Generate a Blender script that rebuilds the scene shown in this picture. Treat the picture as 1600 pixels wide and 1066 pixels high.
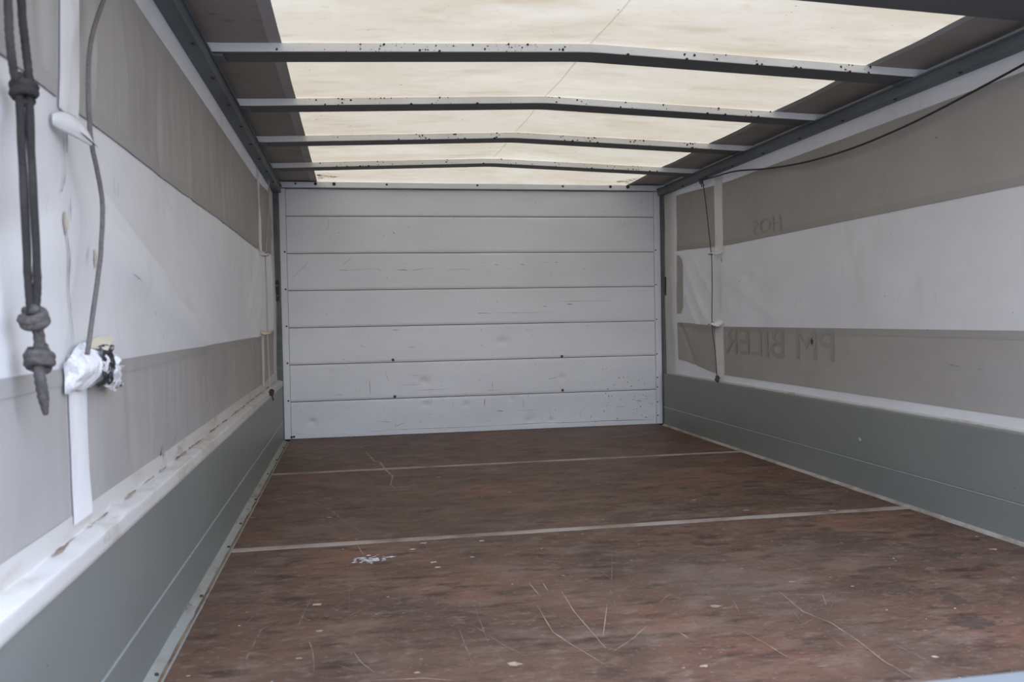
import bpy, bmesh, math, random
from mathutils import Vector, Matrix, noise

# ------------------------------------------------------------------ clear
for o in list(bpy.data.objects):
    bpy.data.objects.remove(o, do_unlink=True)
scene = bpy.context.scene
C = scene.collection
R = random.Random(7)

# ------------------------------------------------------------------ camera
F_PX, YAW, PITCH, ROLL = 1346.58, 0.1823, 0.0263, -0.0185
CAM = Vector((0.3442, -4.8614, 0.641))
fw = Vector((math.sin(YAW)*math.cos(PITCH), math.cos(YAW)*math.cos(PITCH), -math.sin(PITCH)))
r0 = Vector((math.cos(YAW), -math.sin(YAW), 0)); u0 = r0.cross(fw)
rr = r0*math.cos(ROLL) + u0*math.sin(ROLL)
uu = -r0*math.sin(ROLL) + u0*math.cos(ROLL)
cd = bpy.data.cameras.new('camera')
cam = bpy.data.objects.new('camera', cd); C.objects.link(cam)
cd.sensor_fit = 'HORIZONTAL'; cd.sensor_width = 36.0; cd.lens = F_PX/1600*36
cd.clip_start = 0.02; cd.clip_end = 300
cd.dof.use_dof = True; cd.dof.focus_distance = 4.3; cd.dof.aperture_fstop = 8.0
M = Matrix.Identity(4)
for i in range(3):
    M[i][0] = rr[i]; M[i][1] = uu[i]; M[i][2] = -fw[i]; M[i][3] = CAM[i]
cam.matrix_world = M
scene.camera = cam

# ------------------------------------------------------------------ overcast daylight + exposure
world = bpy.data.worlds.new('overcast_sky'); scene.world = world
world.use_nodes = True
bg = world.node_tree.nodes['Background']
wt = world.node_tree                                # thin overcast sky: brighter and bluer overhead, hazy at the rim
tc = wt.nodes.new('ShaderNodeTexCoord'); sx_ = wt.nodes.new('ShaderNodeSeparateXYZ')
cr = wt.nodes.new('ShaderNodeMapRange'); cr.inputs[1].default_value = 0.0; cr.inputs[2].default_value = 1.0
cr.inputs[3].default_value = 0.55; cr.inputs[4].default_value = 1.0
hz_ = wt.nodes.new('ShaderNodeMix'); hz_.data_type = 'RGBA'
hz_.inputs[6].default_value = (.96, .97, .98, 1); hz_.inputs[7].default_value = (.79, .94, 1.28, 1)
kk = wt.nodes.new('ShaderNodeMapRange'); kk.inputs[1].default_value = 0.0; kk.inputs[2].default_value = .35
wt.links.new(tc.outputs['Generated'], sx_.inputs[0]); wt.links.new(sx_.outputs['Z'], cr.inputs[0]); wt.links.new(sx_.outputs['Z'], kk.inputs[0])
wt.links.new(kk.outputs[0], hz_.inputs[0]); wt.links.new(hz_.outputs[2], bg.inputs[0]); wt.links.new(cr.outputs[0], bg.inputs[1])
vs = scene.view_settings
vs.view_transform = 'Standard'; vs.look = 'None'; vs.gamma = 1.0; vs.use_curve_mapping = False
vs.exposure = 3.31

# ------------------------------------------------------------------ materials
def nodes(name):
    m = bpy.data.materials.new(name); m.use_nodes = True
    nt = m.node_tree; nt.nodes.clear()
    out = nt.nodes.new('ShaderNodeOutputMaterial')
    return m, nt, out
def N(nt, t, **kw):
    n = nt.nodes.new(t)
    for k, v in kw.items():
        if k.startswith('i_'):
            key = k[2:].replace('_', ' ')
            n.inputs[key].default_value = v
        else: setattr(n, k, v)
    return n
def L(nt, a, b): nt.links.new(a, b)
def coords(nt, scale=(1, 1, 1), rot=(0, 0, 0)):
    g = N(nt, 'ShaderNodeNewGeometry')          # scene is built in world space, so position = pattern space
    mp = N(nt, 'ShaderNodeMapping'); mp.inputs['Scale'].default_value = scale; mp.inputs['Rotation'].default_value = rot
    L(nt, g.outputs['Position'], mp.inputs['Vector']); return mp.outputs[0]
def fac_noise(nt, scale, sc=(1, 1, 1), lo=.4, hi=.6, detail=4, rough=.6, rot=(0, 0, 0)):
    n = N(nt, 'ShaderNodeTexNoise'); n.inputs['Scale'].default_value = scale
    n.inputs['Detail'].default_value = detail; n.inputs['Roughness'].default_value = rough
    L(nt, coords(nt, sc, rot), n.inputs['Vector'])
    mr = N(nt, 'ShaderNodeMapRange'); mr.inputs[1].default_value = lo; mr.inputs[2].default_value = hi
    L(nt, n.outputs['Fac'], mr.inputs[0]); return mr.outputs[0]
def mixc(nt, fac, a, b, gain=1.0):
    mx = N(nt, 'ShaderNodeMix', data_type='RGBA')
    if gain != 1.0:
        ml = N(nt, 'ShaderNodeMath', operation='MULTIPLY'); ml.inputs[1].default_value = gain
        L(nt, fac, ml.inputs[0]); fac = ml.outputs[0]
    L(nt, fac, mx.inputs[0])
    for v, s in ((a, mx.inputs[6]), (b, mx.inputs[7])):
        if isinstance(v, tuple): s.default_value = (*v, 1)
        else: L(nt, v, s)
    return mx.outputs[2]
def bump(nt, h, strength=.2, dist=.002):
    b = N(nt, 'ShaderNodeBump'); b.inputs['Strength'].default_value = strength; b.inputs['Distance'].default_value = dist
    L(nt, h, b.inputs['Height']); return b.outputs[0]
def surf(name, base, layers=(), rough=.6, metal=0., spec=.4, bmp=None):
    """layers: (colour, amount, scale, stretch, lo, hi)"""
    m, nt, out = nodes(name)
    p = N(nt, 'ShaderNodeBsdfPrincipled')
    col = base
    for (c, amt, sc, st, lo, hi) in layers:
        col = mixc(nt, fac_noise(nt, sc, st, lo, hi), col, c, amt)
    if isinstance(col, tuple): p.inputs['Base Color'].default_value = (*col, 1)
    else: L(nt, col, p.inputs['Base Color'])
    p.inputs['Roughness'].default_value = rough; p.inputs['Metallic'].default_value = metal
    p.inputs['Specular IOR Level'].default_value = spec
    if bmp:
        L(nt, bump(nt, fac_noise(nt, bmp[0], bmp[1], .3, .7), bmp[2], bmp[3]), p.inputs['Normal'])
    L(nt, p.outputs[0], out.inputs[0]); return m
def cloth(name, base, layers=(), trans=.1, tcol=None, bmp=(60, (1, 1, 1), .15, .002), rough=.7):
    """coated fabric: diffuse + a little gloss + light passing through"""
    m, nt, out = nodes(name)
    p = N(nt, 'ShaderNodeBsdfPrincipled'); t = N(nt, 'ShaderNodeBsdfTranslucent'); ms = N(nt, 'ShaderNodeMixShader')
    col = base
    for (c, amt, sc, st, lo, hi) in layers:
        col = mixc(nt, fac_noise(nt, sc, st, lo, hi), col, c, amt)
    if isinstance(col, tuple):
        p.inputs['Base Color'].default_value = (*col, 1); t.inputs[0].default_value = (*(tcol or col), 1)
    else:
        L(nt, col, p.inputs['Base Color'])
        if tcol:
            mx = N(nt, 'ShaderNodeMix', data_type='RGBA', blend_type='MULTIPLY'); mx.inputs[0].default_value = 1
            L(nt, col, mx.inputs[6]); mx.inputs[7].default_value = (*tcol, 1); L(nt, mx.outputs[2], t.inputs[0])
        else: L(nt, col, t.inputs[0])
    p.inputs['Roughness'].default_value = rough; p.inputs['Specular IOR Level'].default_value = .25
    if bmp:
        b = bump(nt, fac_noise(nt, bmp[0], bmp[1], .3, .7), bmp[2], bmp[3])
        L(nt, b, p.inputs['Normal'])
    ms.inputs[0].default_value = trans
    L(nt, p.outputs[0], ms.inputs[1]); L(nt, t.outputs[0], ms.inputs[2]); L(nt, ms.outputs[0], out.inputs[0])
    return m

MT = {}
MT['floor'] = surf('brown_film_faced_plywood', (.138, .079, .051),
    [((.085, .052, .038), .75, 2.6, (1, 1.5, 1), .40, .66), ((.240, .112, .070), .6, 1.3, (1, 1.2, 1), .53, .70),
     ((.245, .178, .135), .55, 5.5, (.9, 1.5, 1), .50, .74), ((.048, .030, .023), .85, 10.0, (.8, 2.0, 1), .52, .68),
     ((.26, .195, .15), .5, 24.0, (.8, 1.4, 1), .54, .74), ((.050, .033, .026), .55, 34.0, (.8, 1.8, 1), .57, .72),
     ((.33, .26, .21), .6, 90.0, (.7, 1.2, 1), .60, .76), ((.26, .20, .165), .35, .9, (1, 1, 1), .55, .75)],
    rough=.55, spec=.22, bmp=(60, (.8, 1.2, 1), .2, .001))
MT['sealant'] = surf('dirty_seam_strip', (.36, .30, .25), [((.17, .11, .08), .8, 7, (1, 1, 1), .42, .65), ((.45, .42, .38), .6, 2.5, (1, 1, 1), .45, .7)], rough=.7)
MT['scratch'] = surf('bare_wood_scratch', (.46, .34, .26), [((.22, .15, .11), .8, 30, (1, 1, 1), .4, .65)], rough=.8)
MT['scratch_faint'] = surf('faint_scuff', (.235, .165, .125), [((.135, .09, .07), .9, 30, (1, 1, 1), .38, .62)], rough=.8)
MT['stain'] = surf('dark_floor_stain', (.080, .052, .040), [((.12, .08, .06), .7, 40, (1, 1, 1), .4, .65)], rough=.6)
MT['paint'] = surf('white_paint_spatter', (.68, .70, .72), [((.3, .25, .22), .7, 60, (1, 1, 1), .45, .6)], rough=.7)
MT['wall'] = surf('white_lacquered_aluminium', (.74, .75, .77), [((.63, .64, .655), .6, 3, (.5, 1, 1), .4, .7), ((.36, .36, .36), .35, 40, (.25, 1, 1.6), .62, .8)],
    rough=.42, spec=.4, bmp=(4, (.6, 1, 1), .12, .01))
MT['gap'] = surf('dark_joint', (.035, .035, .04), rough=.9)
MT['mark'] = surf('dark_scuff', (.13, .125, .12), [((.38, .38, .39), .8, 70, (1, 1, 1), .45, .6)], rough=.8)
MT['bolt'] = surf('dark_bolt_head', (.06, .06, .065), rough=.5, metal=.4)
MT['board'] = surf('grey_green_anodised_board', (.196, .204, .184), [((.163, .169, .153), .7, 2.0, (1, .4, 1), .4, .65), ((.33, .35, .34), .4, 60, (1, .5, 1), .64, .8)],
    rough=.45, spec=.4, bmp=(3, (1, 1, 1), .08, .01))
MT['bead'] = surf('bright_aluminium_bead', (.52, .55, .54), rough=.4, metal=.5)
MT['ledge'] = surf('rusty_painted_ledge', (.27, .28, .255), [((.30, .29, .24), .7, 5, (1, .5, 1), .42, .64), ((.20, .125, .07), .8, 12, (1, .35, 1), .54, .70), ((.07, .045, .03), .9, 26, (1, .6, 1), .62, .72)], rough=.8, bmp=(50, (1, 1, 1), .5, .003))
MT['ledge_clean'] = surf('pale_sealed_joint', (.38, .35, .31), [((.2, .15, .11), .7, 14, (1, .6, 1), .45, .62)], rough=.7)
MT['tarp_white'] = cloth('white_tarpaulin', (.55, .535, .515), [((.465, .45, .435), .6, 2.2, (1, 1, 1.3), .42, .66), ((.46, .43, .39), .5, 9, (1, 1.3, .35), .56, .76), ((.33, .31, .29), .4, 34, (1, 1.2, .4), .64, .80)], trans=.03)
MT['tarp_grey'] = cloth('grey_tarpaulin', (.345, .325, .305), [((.305, .287, .27), .8, 3.2, (1, 1, 1), .4, .66), ((.37, .355, .34), .5, 14, (1, 1.2, .10), .5, .7), ((.22, .21, .20), .45, 18, (1, 1.2, .08), .56, .74)], trans=.005)
MT['tarp_grey_plain'] = cloth('plain_grey_tarpaulin', (.355, .333, .312), [((.315, .297, .28), .8, 2.6, (1, 1, 1), .4, .66), ((.39, .37, .35), .4, 18, (1, 1, 1), .55, .75), ((.27, .255, .24), .4, 60, (1, 1, 1), .64, .78)], trans=.005)
MT['tarp_seam'] = cloth('grey_welded_seam', (.315, .298, .28), trans=.005)
MT['strap'] = cloth('white_reinforcing_strap', (.70, .69, .68), [((.5, .48, .45), .6, 20, (1, 1, .3), .5, .72)], trans=.03)
MT['hem'] = cloth('soiled_white_hem', (.50, .48, .45), [((.36, .29, .22), .75, 9, (1, .6, 1), .52, .70), ((.25, .18, .13), .8, 22, (1, .4, 1), .62, .74)], trans=.02)
MT['roof'] = cloth('translucent_roof_tarpaulin', (.74, .71, .67),
    [((.66, .60, .52), .7, 2.3, (1, 2.4, 1), .42, .64), ((.52, .42, .31), .5, 4.5, (.7, 2.6, 1), .54, .74), ((.86, .84, .82), .6, 1.4, (1, 2.0, 1), .52, .66), ((.56, .49, .40), .35, 22, (.7, 1.4, 1), .56, .74), ((.28, .24, .20), .5, 70, (1, 1, 1), .67, .74)],
    trans=.120, tcol=(1.0, .84, .58), bmp=(6, (1, 2, 1), .15, .01))
MT['margin'] = cloth('opaque_roof_margin', (.29, .255, .225), [((.26, .20, .145), .7, 4, (1, 1.5, 1), .48, .68), ((.15, .10, .08), .7, 16, (1, 2, 1), .62, .76)], trans=.003)
MT['crease'] = cloth('roof_fold_crease', (.80, .77, .72), trans=.80, tcol=(.93, .91, .88))
MT['margin_band'] = cloth('welded_roof_band', (.40, .385, .375), [((.30, .25, .21), .5, 8, (1, 1, 1), .5, .7)], trans=.003)
MT['bow'] = surf('grey_painted_bow', (.80, .785, .74), [((.68, .66, .62), .5, 8, (.5, 1, 1), .45, .7)], rough=.5)
MT['bow_under'] = surf('bow_underside_shade', (.105, .105, .105), rough=.6)  # darkened so the shade under the bows sits in the colour
MT['rail'] = surf('dark_galvanised_rail', (.145, .165, .175), [((.09, .10, .11), .8, 6, (1, .3, 1), .42, .65)], rough=.55, metal=.2)
MT['galv'] = surf('galvanised_steel', (.105, .115, .112), [((.065, .073, .072), .8, 9, (1, 1, .4), .42, .62), ((.15, .165, .16), .5, 24, (1, 1, 1), .55, .7)], rough=.5, metal=.3)
MT['speck'] = surf('black_dirt', (.045, .038, .034), rough=.9)
MT['black'] = surf('black_rubber', (.022, .02, .02), rough=.6)
MT['rope_dark'] = surf('grey_brown_rope', (.105, .092, .086), [((.06, .052, .05), .8, 160, (1, 1, 1), .42, .6)], rough=.95, bmp=(420, (1, 1, 1), .8, .002))
MT['rope_black'] = surf('dirty_shaded_rope', (.032, .027, .026), [((.025, .02, .02), .8, 160, (1, 1, 1), .42, .6), ((.11, .095, .088), .5, 9, (1, 1, .6), .5, .7)], rough=.95, bmp=(420, (1, 1, 1), .8, .002))  # dirt and the shadow on the upper rope, both put into the colour
MT['rope'] = surf('faded_cord', (.15, .132, .122), [((.09, .08, .074), .7, 200, (1, 1, 1), .42, .6)], rough=.95, bmp=(500, (1, 1, 1), .6, .0015))
MT['cord_tan'] = surf('tan_cord', (.42, .37, .31), rough=.9)
MT['cord_brown'] = surf('dark_brown_cord', (.085, .06, .05), rough=.9)
MT['torn'] = cloth('frayed_white_fabric', (.72, .71, .71), [((.30, .29, .29), .6, 40, (1, 1, 1), .5, .64)], trans=.1, bmp=(70, (1, 1, 1), .6, .004))
MT['beige'] = cloth('yellowed_fabric', (.62, .55, .43), trans=.12)
MT['tape'] = surf('black_smeared_tape', (.028, .027, .03), [((.45, .44, .45), .8, 75, (1, 1, 1), .60, .66)], rough=.35)
MT['print'] = cloth('faded_lettering', (.285, .272, .257), trans=.005)
MT['rust'] = surf('rust_stain', (.42, .35, .26), [((.55, .52, .47), .8, 60, (1, 1, .4), .42, .6)], rough=.9)
MT['rust_dark'] = surf('rust_line', (.21, .135, .08), [((.09, .055, .035), .9, 18, (1, .5, 1), .45, .62), ((.36, .31, .22), .6, 9, (1, .5, 1), .5, .65)], rough=.9)
MT['crease_dirt'] = surf('brown_crease_dirt', (.27, .20, .14), [((.42, .37, .31), .8, 40, (1, 1, 1), .42, .6), ((.14, .09, .06), .8, 25, (1, .5, 1), .52, .66)], rough=.9)
MT['gate'] = surf('pale_lacquered_aluminium', (.125, .13, .132), rough=.35)
MT['asphalt'] = surf('asphalt', (.17, .17, .17), [((.12, .12, .12), .7, 20, (1, 1, 1), .4, .6)], rough=.9)

# ------------------------------------------------------------------ mesh helpers
def link(name, me, mat, parent=None, smooth=False):
    o = bpy.data.objects.new(name, me); C.objects.link(o)
    if mat: me.materials.clear(); me.materials.append(MT[mat])
    if parent: o.parent = parent
    if smooth:
        for p in me.polygons: p.use_smooth = True
    return o
def from_bm(name, bm, mat, parent=None, smooth=False):
    bmesh.ops.recalc_face_normals(bm, faces=bm.faces)
    me = bpy.data.meshes.new(name); bm.to_mesh(me); bm.free()
    return link(name, me, mat, parent, smooth)
def tag(o, label=None, cat=None, group=None, kind=None):
    if label: o['label'] = label
    if cat: o['category'] = cat
    if group: o['group'] = group
    if kind: o['kind'] = kind
    return o
def empty(name, loc=(0, 0, 0)):
    o = bpy.data.objects.new(name, None); C.objects.link(o); o.empty_display_size = .05
    return o                                   # parts are modelled in world space under it
def add_box(bm, x0, x1, y0, y1, z0, z1, bev=0.):
    b = bmesh.new(); bmesh.ops.create_cube(b, size=1)
    for v in b.verts:
        v.co = ((x0+x1)/2+v.co.x*(x1-x0), (y0+y1)/2+v.co.y*(y1-y0), (z0+z1)/2+v.co.z*(z1-z0))
    if bev: bmesh.ops.bevel(b, geom=b.edges[:], offset=bev, segments=2, affect='EDGES', profile=.6)
    t = bpy.data.meshes.new('t'); b.to_mesh(t); b.free(); bm.from_mesh(t); bpy.data.meshes.remove(t)
def box(name, mat, parent, *d, bev=.002):
    bm = bmesh.new(); add_box(bm, *d, bev=bev); return from_bm(name, bm, mat, parent)
def grid(name, mat, parent, f, nu, nv, smooth=True):
    """surface f(s,t) for s,t in 0..1"""
    vs_ = [f(i/nu, j/nv) for j in range(nv+1) for i in range(nu+1)]
    fs = [(j*(nu+1)+i, j*(nu+1)+i+1, (j+1)*(nu+1)+i+1, (j+1)*(nu+1)+i) for j in range(nv) for i in range(nu)]
    me = bpy.data.meshes.new(name); me.from_pydata(vs_, [], fs)
    return link(name, me, mat, parent, smooth)
def catmull(pts, n=8):
    P = [Vector(p) for p in pts]; out = []
    Q = [P[0]*2-P[1]] + P + [P[-1]*2-P[-2]]
    for i in range(1, len(Q)-2):
        for k in range(n):
            t = k/n; a, b, c, d = Q[i-1:i+3]
            out.append(.5*((2*b)+(c-a)*t+(2*a-5*b+4*c-d)*t*t+(3*b-a-3*c+d)*t**3))
    out.append(P[-1]); return out
def add_tube(bm, pts, r, seg=8, twist=0., flute=0.):
    """round tube with optional rope flutes; r number or function of 0..1"""
    P = [Vector(p) for p in pts]; rings = []; n = len(P)
    prev = None; run = 0.
    for i, p in enumerate(P):
        t = (P[min(i+1, n-1)]-P[max(i-1, 0)])
        t = t.normalized() if t.length > 1e-9 else Vector((0, 0, 1))
        if prev is None:
            a = Vector((1, 0, 0)) if abs(t.x) < .9 else Vector((0, 1, 0))
            u = t.cross(a).normalized()
        else: u = (prev - t*prev.dot(t)).normalized()
        prev = u; w = t.cross(u)
        if i: run += (P[i]-P[i-1]).length
        rad = r(i/(n-1)) if callable(r) else r
        ring = []
        for k in range(seg):
            ph = 2*math.pi*k/seg
            q = rad*(1+flute*math.cos(3*(ph+twist*run)))
            ring.append(bm.verts.new(p+(u*math.cos(ph)+w*math.sin(ph))*q))
        rings.append(ring)
    for a, b in zip(rings, rings[1:]):
        for k in range(seg): bm.faces.new((a[k], a[(k+1) % seg], b[(k+1) % seg], b[k]))
    bm.faces.new(rings[0][::-1]); bm.faces.new(rings[-1])
def tube(name, mat, parent, pts, r, seg=8, smooth_n=8, **kw):
    bm = bmesh.new(); add_tube(bm, catmull(pts, smooth_n) if smooth_n else pts, r, seg, **kw)
    return from_bm(name, bm, mat, parent, True)
def add_disc(bm, c, nrm, r, h, seg=10):
    """low domed bolt head: c on the surface, nrm outwards"""
    n = Vector(nrm).normalized(); a = n.orthogonal().normalized(); b = n.cross(a); c = Vector(c)
    r0_ = [bm.verts.new(c+(a*math.cos(k*2*math.pi/seg)+b*math.sin(k*2*math.pi/seg))*r) for k in range(seg)]
    r1_ = [bm.verts.new(c+n*h+(a*math.cos(k*2*math.pi/seg)+b*math.sin(k*2*math.pi/seg))*r*.7) for k in range(seg)]
    for k in range(seg): bm.faces.new((r0_[k], r0_[(k+1) % seg], r1_[(k+1) % seg], r1_[k]))
    bm.faces.new(r1_)
def bolt(parent, c, nrm, r=.005, h=.003, mat='bolt', name='bolt'):
    bm = bmesh.new(); add_disc(bm, c, nrm, r, h); return from_bm(name, bm, mat, parent)
def add_stroke(bm, pts, w, frame, rnd):
    """flat uneven streak lying on a surface; frame(a,b)->Vector, pts in surface coordinates"""
    P = []
    for (a, b) in zip(pts, pts[1:]):
        n = max(2, int(math.dist(a, b)/.03))
        for k in range(n): P.append((a[0]+(b[0]-a[0])*k/n, a[1]+(b[1]-a[1])*k/n))
    P.append(pts[-1]); prev = None; n = len(P)
    for i, p in enumerate(P):
        q0, q1 = P[max(i-1, 0)], P[min(i+1, n-1)]
        dx, dy = q1[0]-q0[0], q1[1]-q0[1]; l = math.hypot(dx, dy) or 1
        e = min(1, .25+2.5*min(i, n-1-i)/n)
        hw = w/2*e*rnd.uniform(.45, 1.25); j = rnd.uniform(-.25, .25)*w
        a = bm.verts.new(frame(p[0]-dy/l*(hw+j), p[1]+dx/l*(hw+j)))
        b = bm.verts.new(frame(p[0]+dy/l*(hw-j), p[1]-dx/l*(hw-j)))
        if prev: bm.faces.new((prev[0], prev[1], b, a))
        prev = (a, b)
def add_spot(bm, c, r, frame, rnd, ax=1., ay=1., seg=9):
    vs_ = []
    for k in range(seg):
        t = 2*math.pi*k/seg; q = r*rnd.uniform(.55, 1.2)
        vs_.append(bm.verts.new(frame(c[0]+math.cos(t)*q*ax, c[1]+math.sin(t)*q*ay)))
    bm.faces.new(vs_)
def sm(a, b, x):
    t = max(0., min(1., (x-a)/(b-a))); return t*t*(3-2*t)

# measured marks: floor (x, y), back wall (x, z); widths in mm, b bare / f faint / d dark / w white
FLOOR_LINES = [
  ('b',11,[(0.395, -0.6), (0.425, -0.888), (0.453, -0.934), (0.464, -1.111), (0.492, -1.297), (0.476, -1.477), (0.488, -1.544)]),
  ('f',7,[(1.111, -0.255), (1.102, -0.691), (1.099, -1.092)]),
  ('f',7,[(0.834, -1.379), (0.873, -1.802)]),
  ('f',14,[(0.119, -1.532), (0.243, -1.842), (0.315, -2.094), (0.384, -2.311)]),
  ('b',5,[(0.342, -2.375), (0.359, -2.476)]),
  ('b',3,[(0.748, -2.835), (0.754, -2.937)]),
  ('b',3,[(0.733, -2.996), (0.731, -3.167), (0.745, -3.221), (0.789, -3.355)]),
  ('b',4,[(0.781, -2.843), (0.78, -2.904)]),
  ('b',3,[(0.81, -2.911), (0.803, -3.057), (0.81, -3.27)]),
  ('f',2.5,[(0.857, -2.616), (0.808, -2.891)]),
  ('f',3,[(0.545, -3.077), (0.549, -3.287)]),
  ('f',3,[(0.597, -2.963), (0.595, -3.073), (0.593, -3.192)]),
  ('f',2.5,[(0.512, -3.084), (0.527, -3.064), (0.577, -3.084), (0.621, -3.212), (0.658, -3.287), (0.694, -3.345), (0.731, -3.388), (0.77, -3.418)]),
  ('b',2.5,[(0.33, -3.171), (0.345, -3.233), (0.368, -3.287)]),
  ('b',3,[(0.367, -3.321), (0.458, -3.334), (0.503, -3.353)]),
  ('d',4,[(0.489, -2.813), (0.508, -2.95), (0.521, -3.071)]),
  ('f',5,[(0.128, -3.261), (0.131, -3.151), (0.141, -3.011), (0.171, -2.955)]),
  ('f',4,[(0.213, -3.029), (0.24, -2.791)]),
  ('f',4,[(0.233, -3.049), (0.253, -3.153), (0.26, -3.256)]),
  ('f',2,[(0.34, -3.219), (0.417, -3.237)]),
  ('f',2.5,[(0.589, -3.238), (0.602, -3.235), (0.603, -3.299)]),
  ('b',2.5,[(0.82, -3.217), (0.888, -3.024)]),
  ('f',3,[(1.023, -2.619), (0.954, -2.843), (0.922, -2.939), (0.901, -3.046), (0.892, -3.128)]),
  ('b',3,[(0.823, -3.287), (0.871, -3.243), (0.927, -3.176)]),
  ('b',3,[(1.004, -3.044), (1.049, -2.989)]),
  ('f',9,[(1.551, -1.835), (1.542, -2.092)]),
  ('f',4,[(1.265, -2.64), (1.412, -2.636)]),
  ('f',4,[(1.558, -2.407), (1.557, -2.508), (1.55, -2.658)]),
  ('f',4,[(1.185, -2.993), (1.162, -3.091), (1.14, -3.163)]),
  ('b',2.5,[(1.03, -3.161), (1.025, -3.214)]),
  ('b',4,[(0.979, -3.225), (0.984, -3.259)]),
  ('b',3,[(1.103, -3.248), (1.117, -3.315), (1.126, -3.39)]),
  ('b',2.6,[(1.297, -3.021), (1.279, -3.171), (1.3, -3.249), (1.298, -3.344), (1.286, -3.446), (1.29, -3.537)]),
  ('b',3,[(1.302, -3.061), (1.378, -3.08), (1.349, -3.145)]),
  ('f',3,[(1.272, -3.118), (1.243, -3.235)]),
  ('f',3,[(1.239, -3.294), (1.323, -3.277), (1.381, -3.26)]),
  ('b',3,[(1.43, -3.325), (1.439, -3.326)]),
  ('b',4,[(1.452, -3.327), (1.463, -3.329)]),
  ('b',4,[(1.476, -3.33), (1.487, -3.331)]),
  ('b',4,[(1.501, -3.332), (1.513, -3.332)]),
  ('f',3,[(1.13, -3.372), (1.229, -3.386), (1.322, -3.393)]),
  ('f',3,[(1.139, -2.972), (1.122, -3.099)]),
  ('b',4,[(1.154, -3.445), (1.177, -3.442)]),
  ('f',2.5,[(1.071, -3.455), (1.138, -3.405)]),
  ('f',3,[(1.323, -2.822), (1.31, -2.932)]),
  ('d',5,[(1.352, -1.7), (1.382, -1.735), (1.421, -1.772)]),
  ('f',3,[(1.35, -3.342), (1.364, -3.464), (1.389, -3.546)]),
  ('f',4,[(1.461, -2.649), (1.459, -2.782), (1.463, -2.904)]),
]
FLOOR_SPOTS = [
  ('w',30,(0.379, -2.534)),
  ('b',7,(0.003, -1.929)),
  ('b',7,(0.256, -1.993)),
  ('b',9,(0.25, -2.875)),
  ('b',8,(0.669, -1.379)),
  ('b',7,(0.897, -1.751)),
  ('b',5,(0.262, -3.048)),
  ('b',11,(0.624, -3.307)),
  ('b',5,(0.228, -3.187)),
  ('b',5,(0.444, -3.305)),
  ('b',9,(0.176, -0.737)),
  ('b',8,(0.369, -0.424)),
  ('w',7,(0.495, -2.457)),
  ('w',6,(0.54, -2.6)),
  ('w',6,(0.546, -2.65)),
  ('w',9,(0.431, -2.521)),
  ('w',7,(0.529, -2.399)),
  ('w',6,(0.696, -2.416)),
  ('w',5,(0.646, -2.576)),
  ('b',9,(1.59, -2.249)),
  ('b',8,(1.491, -2.056)),
  ('b',9,(1.853, -2.321)),
  ('b',7,(1.361, -2.976)),
  ('b',10,(1.113, -3.097)),
  ('b',9,(2.01, -2.845)),
  ('b',7,(0.96, -3.394)),
  ('b',6,(1.389, -3.451)),
  ('b',12,(2.124, -1.725)),
  ('d',45,(1.558, -3.075)),
  ('d',40,(1.855, -2.845)),
  ('d',18,(1.639, -3.18)),
  ('d',30,(1.579, -3.308)),
]
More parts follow.
